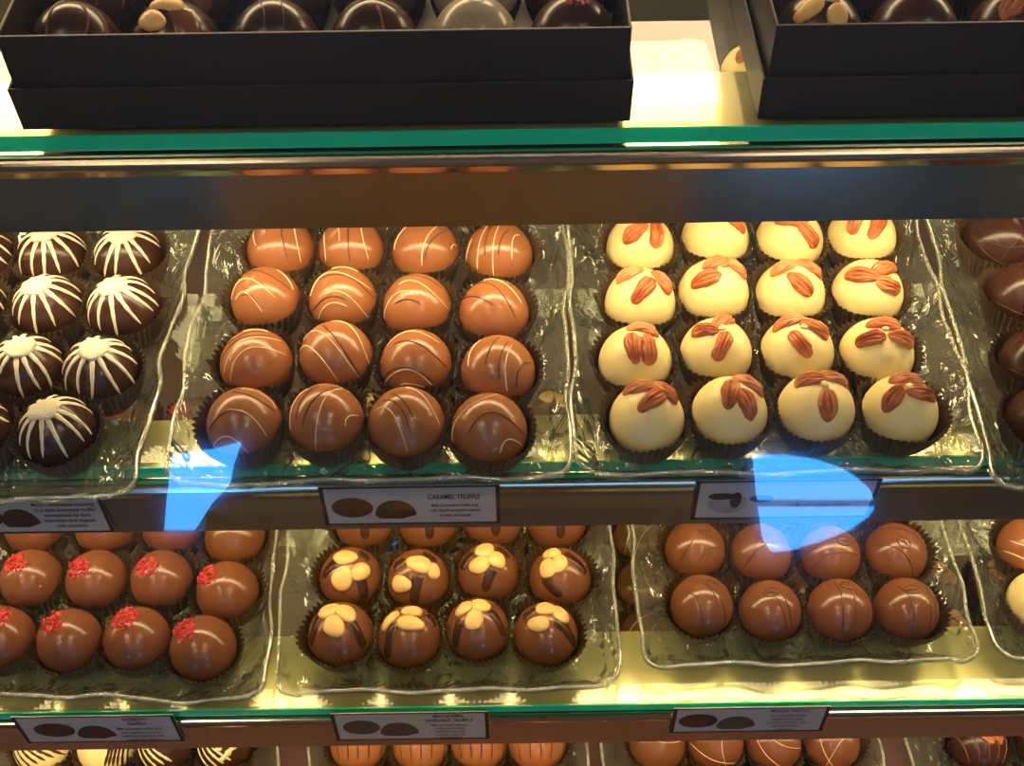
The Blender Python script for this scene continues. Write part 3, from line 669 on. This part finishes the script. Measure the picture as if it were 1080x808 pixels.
# ------------------------------------------------------------------ dark boxes on the top shelf
def candy_box(xl, xr, yf, depth, label):
    """low lid-base with a slightly smaller open tray standing in it"""
    root = empty('chocolate_box', ((xl+xr)/2, yf, zz(S1))); W = (xr-xl)/2; t = .0012
    hb, ht = .0225, .0475
    def shell(name, w, y0, y1, z0, z1, flare, m):
        V, Fs = [], []
        def rect(w_, a, b_, z): return [(-w_, a, z), (w_, a, z), (w_, b_, z), (-w_, b_, z)]
        V += rect(w, y0, y1, z0) + rect(w+flare, y0-flare, y1+flare, z1) + rect(w+flare-t, y0-flare+t, y1+flare-t, z1) + rect(w-t, y0+t, y1-t, z0+t)
        for k in range(3):
            for i in range(4): j = (i+1) % 4; Fs.append((k*4+i, k*4+j, k*4+4+j, k*4+4+i))
        Fs.append((3,2,1,0)); Fs.append((12,13,14,15))
        o = mk(name, V, Fs, M[m], root, False); md = o.modifiers.new('b', 'BEVEL'); md.width = .0004; md.segments = 2; md.limit_method = 'ANGLE'; return o
    shell('outer_base', W, 0, depth, .0003, hb, .0004, 'box')
    shell('inner_tray', W-.0022, .0022, depth-.0022, .0016, ht, .0002, 'box')
    # raw card edge along the rim
    w = W-.0020; y0, y1 = .0020, depth-.0020; z = ht
    g = [boxv(-w, w, y0-.00005, y0+.0009, z, z+.0003), boxv(-w, w, y1-.0009, y1, z, z+.0003), boxv(-w, -w+.0009, y0, y1, z, z+.0003), boxv(w-.0009, w, y0, y1, z, z+.0003)]
    part('rim_edge', join(g), 'boxedge', root, False)
    tag(root, label, 'box', 'open dark boxes on the top shelf'); return root
a = on_drop(27, 132, S1); b_ = on_drop(664, 124, S1)
YB = .456
bx1 = candy_box(a.x, b_.x, YB, .165, 'long open dark brown box of truffles on the top shelf, left')
a2 = on_drop(798, 125, S1)
bx2 = candy_box(a2.x, a2.x+(b_.x-a.x), YB, .165, 'open dark brown box of truffles on the top shelf, cut by the right edge')
# the truffles in the boxes: larger, on a raised insert
def box_truffles(xs, root_x, root_name, kinds, words):
    for ri in range(4):
        for ci, px in enumerate(xs):
            q = on_drop(px, 26, S1-30); x = q.x; y = YB+.0255+ri*.0385
            zt = zz(S1)+.0085
            s = 900+ri*20+ci+int(px)
            k = kinds[ci]; e = 40; p = Vector((x, y, zt+.001)); r = random.Random(s); sc = 1.06
            if k == 'darkarc':
                o = base_truffle('dark_truffle', 'dark', p, 0, sc); arcs(o, e, 'milk_drizzle', 'mline', [((-.1,.95),(-.35,.5),(-.3,-.6)),((.3,.85),(.55,.4),(.3,-.3)),((.6,.7),(.85,.3),(.8,-.3))], .0007, .0005)
            elif k == 'nutty':
                o = base_truffle('nut_topped_truffle', 'dark', p, 0, sc)
                for kk, (aa, bb, an, L, W) in enumerate([(-.32,.4,-15,13,10),(.1,.78,0,11,9),(-.1,.8,20,12,7)]): part('nut_slice', lump_geo(ddir(aa,bb,e), an, e, L/1000, W/1000, .004, s+kk), 'nut', o)
                part('milk_smear', join([ribbon(curve_dirs(((.3,.7),(.5,.2),(.45,-.5)), e), .006, .004, .0006)]), 'milk2', o)
            elif k == 'plain': o = base_truffle('plain_dark_truffle', 'dark', p, 0, sc); arcs(o, e, 'dark_drizzle', 'dline', [((-.3,.9),(-.1,.55),(-.1,.2)),((.2,.9),(.35,.5),(.3,0))], .0004, .0003)
            elif k == 'marked': o = base_truffle('marked_dark_truffle', 'dark', p, 0, sc); arcs(o, e, 'milk_drizzle', 'mline', [((-.6,.6),(0,.85),(.6,.6)),((.15,.7),(.3,.2),(.35,-.4))], .0007, .0005)
            elif k == 'grey': o = base_truffle('pearl_grey_truffle', 'grey', p, 0, sc); arcs(o, e, 'pale_drizzle', 'line', [((-.2,.85),(0,.75),(.3,.8))], .0004, .0003)
            elif k == 'berry': o = base_truffle('berry_truffle', 'dark', p, 0, sc); part('berry_crumbs', crumbs_geo(.05, .8, e, s, 22, .25, 1), 'rasp', o, False)
            elif k == 'macadamia':
                o = base_truffle('macadamia_truffle', 'dark', p, 0, sc)
                for kk, (aa, bb, an, L, W) in enumerate([(-.42,.45,35,14,9),(.22,.28,85,13,9),(.12,.8,10,12,9)]): part('nut_slice', lump_geo(ddir(aa,bb,e), an, e, L/1000, W/1000, .004, s+kk), 'nut', o)
            else:
                o = base_truffle('pecan_topped_truffle', 'dark', p, 0, sc)
                for kk, (aa, bb, an) in enumerate([(-.25,.55,50),(.35,.35,-20),(.3,.8,10)]): part('pecan_half', pecan_geo(ddir(aa,bb,e), an, e, .018, .009, .0045, s+kk), 'pecan', o)
            tag(o, f"{words[ci]}, {['front','second','third','fourth'][ri]} row of {root_name}", 'truffle', 'truffles in ' + root_name)
            near = [(((on_drop(pp, 26, S1-30).x)-x), 0) for pp in xs if pp != px and abs(on_drop(pp,26,S1-30).x-x) < .07] + ([(0,.0385)] if ri < 3 else []) + ([(0,-.0385)] if ri > 0 else [(0,-.0375)])
            if ri == 3: near.append((0, .038))
            if ci == 0: near.append((-.043, 0))
            if ci == len(xs)-1: near.append((.043, 0))
            V, Fs = cup_geo((x,y), near, s, R=.022, H=.017); c = mk('paper_cup', V, Fs, M['cupd'], None, False); c.location = (x, y, zt)
            tag(c, f"paper cup of the {words[ci]}, {['front','second','third','fourth'][ri]} row, {root_name}", 'paper cup', 'pleated cups in ' + root_name)
box_truffles([86,189,293,396,501,604], 0, 'the left box', ['darkarc','nutty','plain','marked','grey','berry'],
  ['dark truffle with pale curved lines', 'dark truffle with large nut slices', 'glossy plain dark truffle', 'dark truffle with brown lines', 'pearl grey truffle', 'dark truffle with red berry crumbs'])
box_truffles([862,963,1068,1170,1272,1374], 0, 'the right box', ['macadamia','berry','pecan','plain','grey','darkarc'],
  ['dark truffle with pale nut slices', 'dark truffle with red crumbs', 'dark truffle with pecan halves', 'glossy smooth dark truffle', 'smooth pearl grey truffle', 'dark truffle with curved lines'])
for bx, nm in ((bx1, 'left'), (bx2, 'right')):
    W = (b_.x-a.x)/2
    o = box('insert', -W+.004, W-.004, .004, .161, .002, .0083, M['box'], bx)

# ------------------------------------------------------------------ the shop behind the photographer (seen only as reflections)
M['floor'] = solid('shop_floor_tile', (120, 100, 78), .35, bump=(20, .1), c2=(96, 82, 68), vs=3)
M['wall']  = solid('shop_wall_paint', (130, 126, 128), .6, bump=(30, .05))
M['wallb'] = solid('shop_wall_blue_grey', (128, 144, 172), .5, bump=(30, .05))
M['floor'] = solid('shop_floor_dark', (92, 96, 104), .35, bump=(20, .1), c2=(74, 80, 88), vs=3)
M['gold']  = solid('added_block_ochre', (236, 186, 62), .4, bump=(30, .1), c2=(224, 174, 54), vs=4)  # for the added block that colours the rail reflection
M['ceil']  = solid('shop_ceiling_paint', (150, 142, 130), .7)
def st(name, o): o['kind'] = 'structure'; return o
YR, XR = -2.3, 2.6
st('floor', box('floor', -XR, XR, YR, 1.6, -.05, 0, M['floor']))
st('c', box('ceiling', -XR, XR, YR, 1.6, 2.9, 2.95, M['ceil']))
st('w', box('wall_back', -XR, XR, YR-.1, YR, 0, 2.9, M['wallb']))
st('w', box('wall_front', -XR, XR, 1.6, 1.7, 0, 2.9, M['wall']))
st('w', box('wall_left', -XR-.1, -XR, YR, 1.6, 0, 2.9, M['wall']))
st('w', box('wall_right', XR, XR+.1, YR, 1.6, 0, 2.9, M['wall']))
st('t', box('added_ochre_block_1', -.55, .34, -1.5, -1.3, 0, .8, M['gold']))  # ochre block added as the photographer's stand-in, mirrored gold in the top rail
def wall_hit(px, py):
    d = ray(px, py); o = Vector((0,0,HC)); P0 = Vector((0, pane_y(350), zz(350)))
    t = (P0-o).dot(nrm)/d.dot(nrm); h = o+d*t; r = d - nrm*(2*d.dot(nrm)); s = (YR+.02 - h.y)/r.y; q = h+r*s; return (q.x, YR+.02, q.z)
def window(name, polys):
    parts = []
    for P in polys:
        vf = [wall_hit(x, y) for x, y in P]; n = len(vf); vb = [(x, y-.018, z) for x, y, z in vf]
        parts.append((vf+vb, [tuple(range(n)), tuple(range(2*n-1, n-1, -1))] + [(i, (i+1) % n, n+(i+1) % n, n+i) for i in range(n)]))
    V, Fs = join(parts); o = mk(name, V, Fs, M['day'], None, False); o['kind'] = 'structure'
window('window_1', [[(181,481),(220,475),(253,467),(245,491),(241,512),(222,532),(204,560),(173,560),(175,532),(180,491)]])
window('window_2', [[(795,480),(830,481),(860,485),(885,493),(905,505),(918,517),(922,528),(800,528)], [(801,536),(923,536),(916,546),(896,560),(862,573),(835,581),(815,583),(806,570),(803,552)]])

M['day2'] = emit('skylight_pane', (110, 180, 255), 6)
wn = box('window_3', -1.0, 1.5, YR+.002, YR+.02, 2.06, 2.20, M['day2']); wn['kind'] = 'structure'
# ------------------------------------------------------------------ light, view
w = bpy.data.worlds.new('world'); bpy.context.scene.world = w; w.use_nodes = True
w.node_tree.nodes['Background'].inputs[0].default_value = (.5, .5, .55, 1); w.node_tree.nodes['Background'].inputs[1].default_value = .1
M['ceill'] = emit('ceiling_fill_glow', (255, 232, 200), 17)
for i, (x, y) in enumerate([(-.9,-.6),(.9,-.6),(-.9,-1.6),(.9,-1.6)]):  # unseen ceiling panels added to brighten the case fronts
    root = empty('added_ceiling_fill', (x, y, 2.9)); box('housing', -.3, .3, -.15, .15, -.04, -.001, M['white_pl'], root); box('diffuser', -.28, .28, -.13, .13, -.045, -.0405, M['ceill'], root)
    tag(root, ['added ceiling fill panel nearest the case, on the left', 'added ceiling fill panel nearest the case, on the right', 'added ceiling fill panel by the back wall, on the left', 'added ceiling fill panel by the back wall, on the right'][i], 'lamp', 'fill lights added on the ceiling')
sc = bpy.context.scene
sc.view_settings.view_transform = 'Standard'; sc.view_settings.look = 'None'; sc.view_settings.exposure = 0; sc.view_settings.gamma = 1; sc.view_settings.use_curve_mapping = False
cy = sc.cycles; cy.use_denoising = True; cy.max_bounces = 8; cy.transparent_max_bounces = 24; cy.glossy_bounces = 5; cy.diffuse_bounces = 3
cy.sample_clamp_indirect = 4; cy.caustics_reflective = False; cy.caustics_refractive = False
